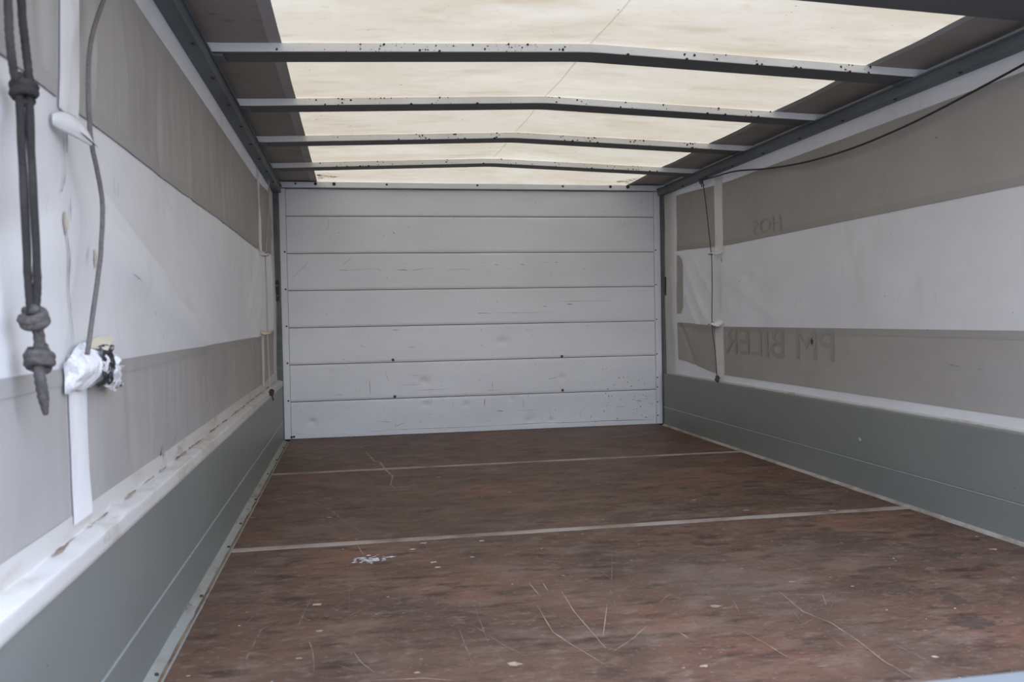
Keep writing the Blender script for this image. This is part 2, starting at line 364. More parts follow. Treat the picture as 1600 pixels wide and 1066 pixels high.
WALL_LINES = [
  (2,[(0.268, 0.926), (0.335, 0.923)]),
  (2,[(0.479, 0.933), (0.509, 0.918)]),
  (3,[(0.585, 0.925), (0.631, 0.923), (0.662, 0.918)]),
  (1.5,[(0.747, 0.93), (0.81, 0.931)]),
  (1.5,[(0.888, 0.924), (1.006, 0.925)]),
  (1.5,[(0.335, 0.924), (0.479, 0.933)]),
  (1.5,[(0.662, 0.918), (0.747, 0.93)]),
  (3,[(0.579, 1.136), (0.584, 1.123)]),
  (3,[(0.522, 1.117), (0.527, 1.107)]),
  (3,[(0.843, 1.148), (0.847, 1.138)]),
  (1.5,[(0.198, 1.117), (0.225, 1.167), (0.226, 1.212)]),
  (1.5,[(0.014, 0.873), (0.12, 0.978)]),
  (1.5,[(0.29, 0.946), (0.352, 0.999)]),
  (4,[(1.146, 0.95), (1.17, 0.948)]),
  (3,[(1.299, 0.948), (1.323, 0.948)]),
  (3,[(1.429, 0.961), (1.457, 0.96)]),
  (3,[(1.502, 0.961), (1.519, 0.96)]),
  (3,[(1.666, 0.919), (1.683, 0.918)]),
  (1.5,[(1.474, 0.734), (1.864, 0.734)]),
  (4,[(1.564, 0.717), (1.605, 0.716)]),
  (2,[(1.044, 0.674), (1.08, 0.674)]),
  (3,[(0.563, 0.588), (0.601, 0.587)]),
  (2,[(0.645, 0.489), (0.691, 0.488)]),
  (2,[(0.378, 0.511), (0.412, 0.492)]),
  (2.5,[(0.427, 0.316), (0.43, 0.277), (0.431, 0.231)]),
  (2.5,[(0.408, 0.308), (0.407, 0.293)]),
  (2,[(0.519, 0.344), (0.533, 0.305)]),
  (3,[(0.673, 0.331), (0.707, 0.329)]),
  (1.5,[(0.594, 0.279), (0.718, 0.277)]),
  (1.2,[(0.671, 0.247), (0.874, 0.247)]),
  (2,[(0.263, 0.244), (0.264, 0.227)]),
  (2,[(0.274, 0.242), (0.275, 0.227)]),
  (2,[(0.771, 0.203), (0.772, 0.164)]),
  (2,[(0.892, 0.176), (0.895, 0.144)]),
  (2.5,[(1.074, 0.177), (1.073, 0.141)]),
  (2,[(0.452, 0.083), (0.544, 0.072)]),
  (2,[(0.567, 0.078), (0.566, 0.047), (0.621, 0.068)]),
  (2,[(0.589, 0.027), (0.635, 0.029)]),
  (2,[(-0.006, 0.033), (0.09, 0.021), (0.209, 0.02), (0.39, 0.024), (0.589, 0.027)]),
  (2,[(0.589, 0.027), (0.744, 0.028), (0.901, 0.026), (1.082, 0.026)]),
  (2,[(1.037, 0.673), (1.125, 0.673)]),
  (1.5,[(1.125, 0.673), (1.489, 0.671)]),
  (4,[(1.564, 0.718), (1.601, 0.717)]),
  (3,[(1.424, 0.706), (1.449, 0.707)]),
  (2,[(1.121, 0.286), (1.122, 0.235)]),
  (1.5,[(1.08, 0.232), (1.176, 0.233)]),
  (2,[(1.449, 0.284), (1.515, 0.298)]),
  (2.5,[(1.079, 0.189), (1.07, 0.141)]),
  (2.5,[(1.302, 0.181), (1.297, 0.123)]),
  (2,[(1.329, 0.204), (1.327, 0.18)]),
  (4,[(1.138, 0.113), (1.182, 0.11)]),
  (1.5,[(1.251, 0.109), (1.389, 0.11)]),
  (2,[(1.636, 0.096), (1.634, 0.06)]),
  (2,[(1.702, 0.07), (1.697, 0.041)]),
  (2,[(1.458, 0.079), (1.465, 0.043)]),
  (5,[(1.978, 0.141), (2.012, 0.137)]),
  (2.5,[(2.105, 0.382), (2.108, 0.272)]),
  (2.5,[(2.111, 0.222), (2.109, 0.074)]),
  (3,[(2.063, 0.13), (2.064, 0.119)]),
  (2,[(1.009, 0.028), (1.168, 0.027), (1.412, 0.033), (1.577, 0.028), (1.827, 0.03), (2.083, 0.026)]),
  (2.5,[(1.701, 0.032), (1.912, 0.028), (2.074, 0.025)]),
  (2,[(1.846, 0.113), (1.913, 0.108)]),
]


# ------------------------------------------------------------------ box dimensions (metres)
XL, XR = -.035, 2.116          # inner faces of the side boards
TL, TR = -.068, 2.155          # planes of the side tarpaulins
REAR = -4.17                   # inner face of the tailgate
PITCHZ = .2035                 # height of one back wall plank
BOARD = .302                   # top of side boards

# ------------------------------------------------------------------ floor
floor = box('floor', 'gap', None, XL-.02, XR+.02, REAR-.02, .02, -.05, -.014)
tag(floor, 'scratched brown plywood load floor of the cargo box', 'floor', kind='structure')
edges = [-.004, -1.112, -2.342, -3.572, REAR]
for a, b in zip(edges, edges[1:]):
    box('floor_sheet', 'floor', floor, -.006, 2.104, b+.004, a-.004, -.014, 0., bev=.0015)
for y in edges[1:4]:
    def seam(s, t, y=y):
        x = -.004+s*2.106; e = (t-.5)*2
        w = .021+.004*noise.noise(Vector((x*5, y, 1)))
        return (x, y+e*w+.002*noise.noise(Vector((x*9, y*3+e, 5))), .0016*(1-e*e)**.5+.0002)
    grid('seam_strip', 'sealant', floor, seam, 120, 6)
def led(s, t):
    y = -.09+s*(REAR+.09)
    n = noise.noise(Vector((t*3, y*6, 2)))
    return (XL-.002+t*.032, y, .012*(1-t)**2-.001+.002*n+.001)
grid('edge_ledge', 'ledge', floor, led, 200, 5)
def led2(s, t):
    y = -.09+s*(REAR+.09)
    return (XR+.002-t*.018, y, .010*(1-t)**2+.0012*noise.noise(Vector((t*3, y*8, 8)))+.0012)
grid('edge_ledge', 'ledge_clean', floor, led2, 200, 4)
def led3(s, t):
    y = -.09+s*(REAR+.09)
    return (-.0085-t*(.007+.003*noise.noise(Vector((y*9, 1, 0)))), y, .0022+.0014*noise.noise(Vector((y*14, t, 6)))-.001*abs(t-.5))
grid('rust_line', 'rust_dark', floor, led3, 240, 3)
rnd = random.Random(3)
for k in range(9):
    y = -.3-k*.42+rnd.uniform(-.09, .09)
    bolt(floor, (XL+.016+rnd.uniform(-.004, .006), y, .003), (0, 0, 1), .0045, .004, 'speck', 'ledge_bolt')
bms = {k: bmesh.new() for k in 'bfdw'}
fz = {'b': .0011, 'f': .0007, 'd': .0005, 'w': .0015}
for k, w, pts in FLOOR_LINES:
    add_stroke(bms[k], pts, w/1000*.8, lambda a, b, z=fz[k]: Vector((a, b, z)), rnd)
for k, w, c in FLOOR_SPOTS:
    if w >= 18:                                     # spatter and worn patches: many small flecks, thinning outwards
        for q in range(70 if k == 'w' else 60):
            cc = (c[0]+rnd.gauss(0, w*.00075), c[1]+rnd.gauss(0, w*.0006))
            add_spot(bms[k], cc, rnd.uniform(.0015, .0065 if k == 'w' else .011), lambda a, b, z=fz[k]: Vector((a, b, z+rnd.random()*.0002)), rnd, 1.4, 1., 7)
        continue
    add_spot(bms[k], c, w/1000, lambda a, b, z=fz[k]: Vector((a, b, z)), rnd, 1.5, .9, 13)
for i in range(150):                               # long light scratches where loads are dragged in
    x, y = rnd.gauss(1.1, .5), rnd.uniform(-3.5, -1.9)
    if not .1 < x < 2.0: continue
    a = rnd.choice((-1.0, -.8, -2.2, -.35, -1.4))+rnd.gauss(0, .25); l = rnd.uniform(.04, .22); c_ = rnd.gauss(0, .12)
    add_stroke(bms['f'], [(x, y), (x+math.cos(a)*l*.5, y+math.sin(a)*l*.5), (x+math.cos(a)*l*.5+math.cos(a+c_)*l*.5, y+math.sin(a)*l*.5+math.sin(a+c_)*l*.5)], rnd.uniform(.0012, .0024), lambda p, q: Vector((p, q, .0007)), rnd)
for i in range(520):                               # fine chips and grit, denser towards the rear
    y = -4.1+4.0*rnd.random()**1.5; x = rnd.uniform(.03, 2.07)
    k = rnd.choice('bbfffw')
    if rnd.random() < .35:
        a = rnd.gauss(.9, .8); l = rnd.uniform(.02, .09)
        add_stroke(bms['f'], [(x, y), (x+math.cos(a)*l, y-math.sin(a)*l)], rnd.uniform(.0012, .0025), lambda p, q: Vector((p, q, .0007)), rnd)
    else: add_spot(bms[k], (x, y), rnd.uniform(.001, .0032), lambda a, b, z=fz[k]: Vector((a, b, z)), rnd, 1.6, 1., 6)
for k, nm, mt in (('b', 'scratches', 'scratch'), ('f', 'faint_scratches', 'scratch_faint'), ('d', 'dark_stains', 'stain'), ('w', 'paint_spatter', 'paint')):
    tag(from_bm(nm, bms[k], mt, floor), kind='stuff')

# ------------------------------------------------------------------ back wall: seven planks, side trims, head rail
wall = box('wall_back', 'gap', None, -.097, 2.201, .022, .040, -.03, 1.43)
tag(wall, 'front wall of seven horizontal white aluminium planks', 'wall', kind='structure')
DENTS = [(.109, .089, .022, .007), (.734, .295, .026, .006), (.742, .165, .02, .005), (1.184, .509, .03, .006), (1.531, .293, .02, .005),
         (1.341, .054, .03, .008), (1.462, .046, .016, .005), (1.234, .18, .018, .004), (.97, .155, .02, .003), (.20, .36, .04, .002)]
for k in range(7):
    z0 = k*PITCHZ+.0016; z1 = (k+1)*PITCHZ-.0016 if k < 6 else 1.371
    if k == 0: z0 = .002
    def plank(s, t, z0=z0, z1=z1, k=k):
        x = .0005+s*2.101; z = z0+t*(z1-z0)
        y = .0012*noise.noise(Vector((x*1.7, k*3.1, z*4)))
        for dx, dz, rad, dep in DENTS:
            d2 = ((x-dx)/rad)**2+((z-dz)/(rad*.8))**2
            if d2 < 9: y += 1.7*dep*math.exp(-d2)
        e = min(t, 1-t)*(z1-z0)
        if e < .003: y += .004*(1-e/.003)
        return (x, y, z)
    nu, nv = (230, 26) if k < 3 else (60, 26)
    grid('plank', 'wall', wall, plank, nu, nv, smooth=True)
for x0, x1 in ((-.036, -.0015), (2.1035, 2.141)):
    box('edge_trim', 'wall', wall, x0, x1, -.004, .012, 0, 1.372, bev=.0015)
box('floor_trim', 'wall', wall, .002, 2.1, -.006, .004, .001, .024, bev=.0015)
hr = box('head_rail', 'wall', wall, -.060, 2.165, -.030, .012, 1.3745, 1.404, bev=.002)
for z in (1.026, .822, .62, .418, .211): bolt(wall, (-.012, -.004, z), (0, -1, 0), .0052)
for z in (1.028, .824, .62, .415, .275, .218, .13, .05): bolt(wall, (2.111, -.004, z), (0, -1, 0), .0045)
for x, z in ((.561, .421), (.567, .215), (1.533, .415), (1.534, .218)): bolt(wall, (x, -.001, z), (0, -1, 0), .0085, .006)
for x, z in ((.013, .013), (.0, .011)): bolt(wall, (x, -.006, z), (0, -1, 0), .007)
for x, r in ((.056, .007), (.162, .011), (.261, .012), (.547, .008), (1.053, .008), (1.548, .008), (1.832, .011), (1.937, .014)):
    bolt(hr, (x, -.030, 1.394), (0, -1, 0), r*.8, .005, 'speck' if r > .0085 else 'bolt')
bm = bmesh.new(); rnd = random.Random(11)
wf = lambda a, b: Vector((a, -.0016, b))
for w, pts in WALL_LINES: add_stroke(bm, pts, w/1000*1.1, wf, rnd)
for i in range(210):
    z = rnd.random()**1.3*1.36
    k = (z % PITCHZ)/PITCHZ
    if k < .05 or k > .95: continue
    add_spot(bm, (rnd.uniform(.02, 2.08), z), rnd.uniform(.0008, .0026), wf, rnd, 1.2, 1., 6)
for i in range(70):
    x, z = rnd.gauss(1.93, .12), abs(rnd.gauss(.12, .09))+.02
    if x < 2.09 and .06 < (z % PITCHZ)/PITCHZ < .94: add_spot(bm, (x, z), rnd.uniform(.001, .004), wf, rnd, 1., 1.2, 6)
tag(from_bm('scuff_marks', bm, 'mark', wall), kind='stuff')

# ------------------------------------------------------------------ side boards
def side_board(name, xi, xo, label):
    w = box(name, 'gap', None, min(xi, xo)+.004, max(xi, xo)-.004, REAR, -.102, -.02, BOARD-.006, bev=.001)
    tag(w, label, 'side board', kind='structure')
    lo, hi = min(xi, xo), max(xi, xo)
    box('plank', 'board', w, lo, hi, REAR, -.10, -.02, .1075, bev=.002)
    box('plank', 'board', w, lo, hi, REAR, -.10, .1115, BOARD, bev=.003)
    i = 1 if xi > xo else -1
    a, b = sorted((xi-.002*i, xi+.0012*i))
    box('joint_bead', 'bead', w, a, b, REAR, -.10, .1078, .1112, bev=.0005)
    return w
wl = side_board('wall_left', XL, XL-.026, 'low grey-green side board on the left with a bright joint line')
wr = side_board('wall_right', XR, XR+.026, 'low grey-green side board on the right with a bright joint line')
bm = bmesh.new(); rnd = random.Random(5)
for i in range(60): add_spot(bm, (rnd.uniform(-4, -.2), rnd.uniform(.02, .29)), rnd.uniform(.001, .003), lambda a, b: Vector((XR-.0008, a, b)), rnd, 1, 1.4, 6)
for pts, w in (([(-.34, .27), (-.345, .19)], .006), ([(-.25, .135), (-.40, .128)], .004), ([(-1.95, .25), (-1.955, .235)], .006)):
    add_stroke(bm, pts, w, lambda a, b: Vector((XR-.0008, a, b)), rnd)
tag(from_bm('scuff_marks', bm, 'mark', wr), kind='stuff')
bm = bmesh.new()
for i in range(50): add_spot(bm, (rnd.uniform(-4, -.2), rnd.uniform(.02, .29)), rnd.uniform(.001, .003), lambda a, b: Vector((XL+.0008, a, b)), rnd, 1, 1.4, 6)
tag(from_bm('scuff_marks', bm, 'mark', wl), kind='stuff')
bm = bmesh.new()
add_spot(bm, (-2.07, .185), .008, lambda a, b: Vector((XR-.0009, a, b)), rnd, 1.2, .9, 12)
tag(from_bm('bare_chip', bm, 'bead', wr))

# ------------------------------------------------------------------ corner posts with hinge blocks
for sx, x0, x1, lab in ((-1, -.086, -.0365, 'dark galvanised corner post left of the white wall'), (1, 2.1415, 2.19, 'dark galvanised corner post right of the white wall')):
    e = empty('corner_post'); tag(e, lab, 'post', 'corner posts beside the white wall')
    bm = bmesh.new(); add_box(bm, x0, x1, -.048, .02, -.02, 1.372, bev=.004)
    add_box(bm, x0+.006, x0+.014, -.051, -.046, .0, 1.36, bev=.001)
    from_bm('profile', bm, 'galv', e)
    box('foot_light_block', 'galv', e, x0, x1, -.104, -.046, -.02, .285, bev=.002)  # added filler between post and board, stops light leaking in
    xo0, xo1 = (-.096, -.0858) if sx < 0 else (2.1898, 2.200)
    box('outer_light_block', 'galv', e, xo0, xo1, -.20, .03, -.02, 1.41, bev=.001)  # added strip, unseen outside the tarpaulin, blocks daylight at the corner
    box('foot_plate', 'galv', e, x0, x1, -.056, -.048, .288, .303, bev=.002)
    xi0, xi1 = (-.072, -.040) if sx < 0 else (2.146, 2.186)
    h = box('hinge_block', 'black', e, xi0, xi1, -.074, -.047, .757, .868, bev=.005)
    tube('hinge_pin', 'black', h, [((x0+x1)/2+sx*.012, -.078, .752), ((x0+x1)/2+sx*.012, -.078, .875)], .009, 10, 2)
    for z in (.785, .84): bolt(h, ((xi0+xi1)/2-sx*.004, -.074, z), (0, -1, 0), .006, .004, 'galv')

# ------------------------------------------------------------------ longitudinal roof rails
for nm, x0, x1, lab in (('trim_1', -.064, -.020, 'dark steel roof rail running along the left side'), ('trim_2', 2.111, 2.152, 'dark steel roof rail running along the right side')):
    r_ = empty(nm); tag(r_, lab, 'rail', kind='structure')
    bm = bmesh.new(); add_box(bm, x0, x1, REAR-.03, -.05, 1.341, 1.379, bev=.003); from_bm('beam', bm, 'rail', r_)
    xi = x1 if x1 < 1 else x0
    s = 1 if x1 < 1 else -1
    a, b = sorted((xi, xi+s*.006))
    box('lip', 'rail', r_, a, b, REAR-.03, -.05, 1.3735, 1.3795, bev=.001)
    for k in range(9):
        y = -2.9+k*.31
        bolt(r_, ((x0+x1)/2+s*.012, y, 1.341), (0, 0, -1), .006, .004, 'speck')
t3 = box('trim_3', 'rail', None, -.06, 2.15, REAR-.05, REAR, 1.33, 1.40, bev=.003)
tag(t3, 'dark header over the open rear end', 'rail', kind='structure')

# ------------------------------------------------------------------ roof bows
BOWS = [(-3.075, 'grey roof bow cut off by the upper right corner'), (-2.40, 'longest looking grey roof bow, spotted with dirt, second from the open end'), (-1.80, 'grey roof bow in the middle, third from the open end'),
        (-1.195, 'thin looking grey roof bow, second from the white wall'), (-.59, 'grey roof bow closest to the white wall')]
def bow_z(x): return max(0., .038*(1-abs(x-1.05)/1.05))
for bi, (y, lab) in enumerate(BOWS):
    D = .175 if bi == 0 else .10
    e = empty('roof_bow'); tag(e, lab, 'roof bow', 'roof bows under the tarpaulin')
    bm = bmesh.new(); xs = [-.062, 0., .06, .35, .70, .98, 1.02, 1.05, 1.08, 1.12, 1.40, 1.75, 2.04, 2.10, 2.150]
    rows = []
    for x in xs:
        z = 1.380+(bow_z(x) if abs(x-1.05) > .05 else .038*(1-.05/1.05)+.0010*(1-(abs(x-1.05)/.05)**2))
        prof = [(0, .0015), (.0015, 0), (.0035, 0), (.0035, .020), (D, .020), (D, .0225), (D-.0015, .024), (.0015, .024)]
        rows.append([bm.verts.new((x, y+a, z+b)) for a, b in prof])
    for p, q in zip(rows, rows[1:]):
        for k in range(8): bm.faces.new((p[k], p[(k+1) % 8], q[(k+1) % 8], q[k]))
    bm.faces.new(rows[0]); bm.faces.new(rows[-1][::-1])
    from_bm('profile', bm, 'bow', e)
    bm = bmesh.new(); rows = []                  # fill below the profile, its dark colour stands for shade
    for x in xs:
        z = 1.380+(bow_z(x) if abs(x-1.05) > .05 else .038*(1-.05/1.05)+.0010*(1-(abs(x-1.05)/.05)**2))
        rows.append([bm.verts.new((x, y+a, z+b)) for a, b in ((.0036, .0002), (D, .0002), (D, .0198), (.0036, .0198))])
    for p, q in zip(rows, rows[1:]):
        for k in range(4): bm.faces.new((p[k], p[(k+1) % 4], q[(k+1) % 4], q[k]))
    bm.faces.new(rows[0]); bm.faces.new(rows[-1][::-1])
    from_bm('shaded_underside', bm, 'bow_under', e)
    for x0, x1 in ((-.019, .012), (2.088, 2.110)):
        box('end_bracket', 'rail', e, x0, x1, y+.012, y+.088, 1.372, 1.3798, bev=.002)
    bm = bmesh.new(); rnd = random.Random(20+bi)
    ff = lambda a, b, y=y: Vector((a, y-.0008, b))
    for i in range(46):
        cx = rnd.uniform(.15, 1.95); n = rnd.choice((1, 1, 1, 2, 5))
        for j in range(n):
            x = cx+rnd.gauss(0, .016); x = min(max(x, .02), 2.07)
            b0 = 1.380+bow_z(x); t = rnd.choice((.001, .005, .012, .016, .020, .020))+rnd.uniform(-.001, .002)
            add_spot(bm, (x, b0+t), rnd.choice((.0009, .0012, .0018, .0028, .0042)), ff, rnd, 1., 1., 7)
    for i in range(5):
        x = rnd.uniform(.3, 1.9); add_disc(bm, (x, y+.001, 1.381+bow_z(x)), (0, -.6, -.8), .005, .004, 6)
    tag(from_bm('dirt_specks', bm, 'speck', e), kind='stuff')

# ------------------------------------------------------------------ roof tarpaulin
def roof_z(x, y):
    z = 1.4052+bow_z(min(max(x, 0), 2.1))
    # slack between the bows
    k = ((y+.545)/.605) % 1.0
    if y < -.50: z += -.006*math.sin(math.pi*k)**2*min(1, 3*min(x, 2.1-x)+.2)+.0015*noise.noise(Vector((x*3, y*7, 0)))
    if y > -.485:
        t = sm(-.485, -.035, y)
        zb = 1.4115-.011*sm(.2, 1.75, x)+.010*sm(1.80, 2.0, x)+.0012*noise.noise(Vector((x*6, 3, 0)))
        z = z*(1-t)+zb*t
    return z
YB = .028
def roofgrid(name, mat, parent, x0, x1, dz, nu, nv, y0=REAR-.05, y1=YB):
    return grid(name, mat, parent, lambda s, t: (x0+s*(x1-x0), y0+t*(y1-y0), roof_z(x0+s*(x1-x0), y0+t*(y1-y0))+dz), nu, nv)
roof = roofgrid('ceiling', 'roof', None, .150, 1.957, .0008, 90, 260)
tag(roof, 'translucent white tarpaulin roof stretched over the bows', 'roof', kind='structure')
roofgrid('opaque_margin', 'margin', roof, -.085, .152, .0003, 12, 200)
roofgrid('opaque_margin', 'margin', roof, 1.955, 2.185, .0003, 12, 200)
roofgrid('welded_band', 'margin_band', roof, .136, .170, -.0008, 4, 200)
roofgrid('welded_band', 'margin_band', roof, 1.937, 1.967, -.0008, 4, 200)
def ridge(s, t):
    y = REAR+.05+s*(-.62-REAR-.05)
    return (1.05+(t-.5)*.006+.003*noise.noise(Vector((y*2, 0, 4))), y, roof_z(1.05, y)-.0012*(1-abs(t*2-1))+.0004)
grid('ridge_crease', 'crease', roof, ridge, 160, 2)
bm = bmesh.new(); rnd = random.Random(31)
for i in range(120):
    x, y = rnd.uniform(.2, 1.9), rnd.uniform(-3.1, -.1)
    add_spot(bm, (x, y), rnd.choice((.0012, .0016, .002, .003)), lambda a, b: Vector((a, b, roof_z(a, b)-.0012)), rnd, 1.3, 1., 6)
for sx, x0 in ((1, .172), (-1, 1.935)):               # mould where the roof meets the front corner
    for i in range(46):
        q = rnd.random()**1.6
        x = x0+sx*q*.10; y = -.16+rnd.uniform(-.10, .07)*(1-q)
        add_stroke(bm, [(x, y), (x+sx*rnd.uniform(.008, .035), y+rnd.uniform(-.006, .006))], rnd.uniform(.004, .010), lambda a, b: Vector((a, b, roof_z(a, b)-.0014)), rnd)
tag(from_bm('dirt_specks', bm, 'speck', roof), kind='stuff')

# ------------------------------------------------------------------ side tarpaulins
def ridge_sum(y, z, lst):
    d = 0.
    for (ya, za, yb, zb, w, amp) in lst:
        ex, ez = yb-ya, zb-za; l2 = ex*ex+ez*ez
        t = ((y-ya)*ex+(z-za)*ez)/l2
        if -.3 < t < 1.3:
            dist = abs((y-ya)*ez-(z-za)*ex)/l2**.5
            if dist < 3*w: d += amp*math.exp(-(dist/w)**2)*sm(-.3, .15, t)*(1-sm(.85, 1.3, t))
    return d
rnd = random.Random(17)
FOLD_L = [(-3.30, .855, -2.90, .74, .020, .018), (-3.24, .775, -2.45, .61, .045, .026), (-3.45, .90, -2.95, .70, .05, -.008),
          (-2.80, .93, -2.64, .84, .008, .004), (-2.60, .93, -2.45, .82, .008, .004), (-2.24, .91, -2.0, .78, .009, .004),
          (-.86, .93, -1.30, .66, .035, .010), (-.62, .90, -1.06, .58, .03, .010), (-.45, .95, -.78, .6, .03, .008), (-3.56, .80, -4.0, .66, .04, -.012), (-3.6, .92, -4.05, .88, .03, .008)]
for k in range(26):
    y = -3.9+k*.145+rnd.uniform(-.05, .05); l = rnd.uniform(.12, .30)
    FOLD_L.append((y, 1.29, y+rnd.uniform(.0, .06), 1.29-l, rnd.uniform(.010, .024), rnd.choice((-1, 1))*rnd.uniform(.005, .011)))
for k in range(18):
    y = -3.4+k*.17+rnd.uniform(-.05, .05)
    FOLD_L.append((y, .56, y+rnd.uniform(-.03, .03), .40, rnd.uniform(.010, .022), rnd.choice((-1, 1))*rnd.uniform(.001, .0035)))
FOLD_R = [(-.40, .90, -.64, .63, .020, .018), (-.38, .76, -.52, .60, .016, .014), (-.45, .96, -.74, .74, .018, .012), (-.28, .60, -.50, .36, .014, -.008),
          (-.92, .92, -1.25, .80, .022, .006), (-.95, .80, -1.4, .62, .03, .006), (-.15, 1.2, -.19, .5, .014, .006)]
def disp(side, y, z):
    edge = sm(.30, .42, z)*(1-sm(1.12, 1.275, z))
    if side < 0:
        d = ridge_sum(y, z, FOLD_L)+.010*edge*noise.noise(Vector((y*.9, z*2, 0)))
    else:
        d = ridge_sum(y, z, FOLD_R)+.008*edge*noise.noise(Vector((y*.7, z*2, 9)))
    d += .0012*noise.noise(Vector((y*9, z*9, 2)))
    return d*(.10+.90*edge)+.004
def tarp_pt(side, y, z, off=0.):
    d = disp(side, y, z)+off
    return (TL+d, y, z) if side < 0 else (TR-d, y, z)
def patch(name, mat, parent, side, y0, y1, z0, z1, off, res=.014):
    """z0/z1: number or function of y"""
    g = lambda v, y: v(y) if callable(v) else v
    nu = max(4, int(abs(y1-y0)/res)); nv = max(3, int((g(z1, y0)-g(z0, y0))/res))
    def f(s, t):
        y = y0+s*(y1-y0); a, b = g(z0, y), g(z1, y)
        return tarp_pt(side, y, a+t*(b-a), off)
    return grid(name, mat, parent, f, nu, nv)
Y_END = REAR-.05
def loop_flap(parent, side, yc, zc, half=.05, depth=.045, mat='strap', droop=.03, arch=.012):
    """strap end curling away from the wall, with the eyelet the cord runs through"""
    x0 = (TL+.004) if side < 0 else (TR-.004); s = 1 if side < 0 else -1
    def f(a, b):
        u = a*2-1; w = (1-abs(u)**2.6)**.5 if abs(u) < 1 else 0.
        x = x0+s*(b*depth*(.35+.65*w)); y = yc+u*half*(1-.25*b)
        z = zc-droop*b*b+arch*(1-u*u)-.006*math.sin(b*3.1)
        return (x, y, z)
    o = grid('cord_loop', mat, parent, f, 14, 8)
    m = o.modifiers.new('thickness', 'SOLIDIFY'); m.thickness = .0022
    bm = bmesh.new()                                # dark eyelet slit round the cord
    xs = x0+s*depth*.72; zs = zc-droop*.52+arch*.9
    for k in range(10):
        a0, a1 = (k/10*2-1), ((k+1)/10*2-1)
        w0, w1 = .0035*(1-a0*a0)**.5, .0035*(1-a1*a1)**.5
        q = [bm.verts.new((xs+s*w*e, yc+a*half*.36, zs+.0022)) for a, w, e in ((a0, w0, -1), (a1, w1, -1), (a1, w1, 1), (a0, w0, 1))]
        bm.faces.new(q)
    bmesh.ops.remove_doubles(bm, verts=bm.verts, dist=1e-6)
    from_bm('eyelet', bm, 'gap', o)
    return o
def side_tarp(side, label):
    e = empty('side_tarpaulin'); tag(e, label, 'tarpaulin')
    patch('white_sheet', 'tarp_white', e, side, Y_END, -.052, .300 if side > 0 else .330, 1.408, 0.)
    hz = (lambda y: .340+.050*sm(-.85, -.25, y)) if side > 0 else (lambda y: .366+.012*sm(-.85, -.25, y))
    top = 1.285 if side > 0 else 1.278
    mid_u, mid_l = (.978 if side > 0 else .968), .581
    zu = lambda y: mid_u+.024*sm(-1.0, -.2, y)
    zl = lambda y: mid_l+.020*sm(-.9, -.25, y)
    zt = lambda y: top+.028*sm(-1.0, -.2, y)
    spans = [(-.245, -.765), (-.862, -3.432), (-3.528, Y_END)]
    gm = 'tarp_grey' if side < 0 else 'tarp_grey_plain'
    for a, b in spans:
        patch('grey_panel', gm, e, side, a, b, zu, zt, .0018)
        patch('grey_panel', gm, e, side, a, b, hz, zl, .0018)
        patch('welded_seam', 'tarp_seam', e, side, a, b, lambda y: zl(y)-.024, lambda y: zl(y)-.0005, .0032)
        patch('welded_seam', 'tarp_seam', e, side, a, b, lambda y: zu(y)+.0005, lambda y: zu(y)+.026, .0032)
    for k, (a, b) in enumerate(((-.768, -.860), (-3.434, -3.524))):
        patch('strap', 'strap', e, side, a, b, .955, 1.335, .0045, .01)
        patch('strap', 'strap', e, side, a, b, .325 if side > 0 else .352, .60, .0045, .01)
    return e
tl = side_tarp(-1, 'left side tarpaulin in white and grey bands, wrinkled, with a torn cord loop')
tr = side_tarp(1, 'right side tarpaulin in white and grey bands with faint mirrored lettering')

# left hem wrapped over the top of the side board
def hem_l(s, t):
    y = Y_END+s*(-.11-Y_END)
    prof = [(-.0330, .2990), (-.0318, .3000), (-.0316, .3160), (-.0316, .3250), (-.0324, .3272), (-.0345, .3284), (-.0460, .3315), (-.0575, .3340), (-.0605, .3352), (-.0612, .3380), (-.0612, .3520), (-.0618, .367)]
    m_ = len(prof)-1; i = min(int(t*m_), m_-1); f_ = t*m_-i
    x = prof[i][0]*(1-f_)+prof[i+1][0]*f_; z = prof[i][1]*(1-f_)+prof[i+1][1]*f_
    k = sm(.25, .45, t)*(1-sm(.72, .85, t))
    b = k*(.0018*noise.noise(Vector((y*6, t*2, 1)))+.0022*noise.noise(Vector((y*21, t*4, 4))))
    b += k*(.004*math.exp(-((y+3.33)/.03)**2)+.003*math.exp(-((y+3.45)/.02)**2))
    return (x+.0012*noise.noise(Vector((y*4, 0, 6))), y, z+b+.0015*noise.noise(Vector((y*2.5, 0, 3))))
hem = grid('hem', 'hem', tl, hem_l, 420, 22)
bm = bmesh.new(); rnd = random.Random(23)          # brown dirt gathered in the crease
for i in range(80):
    y = -3.75+3.5*rnd.random(); l = rnd.uniform(.01, .09)*(1.6 if -3.0 < y < -2.2 else 1)
    add_stroke(bm, [(y, 0.), (y+l, rnd.uniform(-.002, .002))], rnd.uniform(.002, .009),
               lambda a, b: Vector((-.0560+b*.9, a, .3352-b*.22+.0016*noise.noise(Vector((a*2.5, 0, 3)))+.0016)), rnd)
tag(from_bm('crease_dirt', bm, 'crease_dirt', hem), kind='stuff')
def hem_r(s, t):
    y = Y_END+s*(-.11-Y_END)
    return (TR-.0085-.003*math.sin(t*3.1), y, .298+t*(.012+.001*noise.noise(Vector((y*6, 0, 1)))))
grid('hem', 'hem', tr, hem_r, 260, 4)
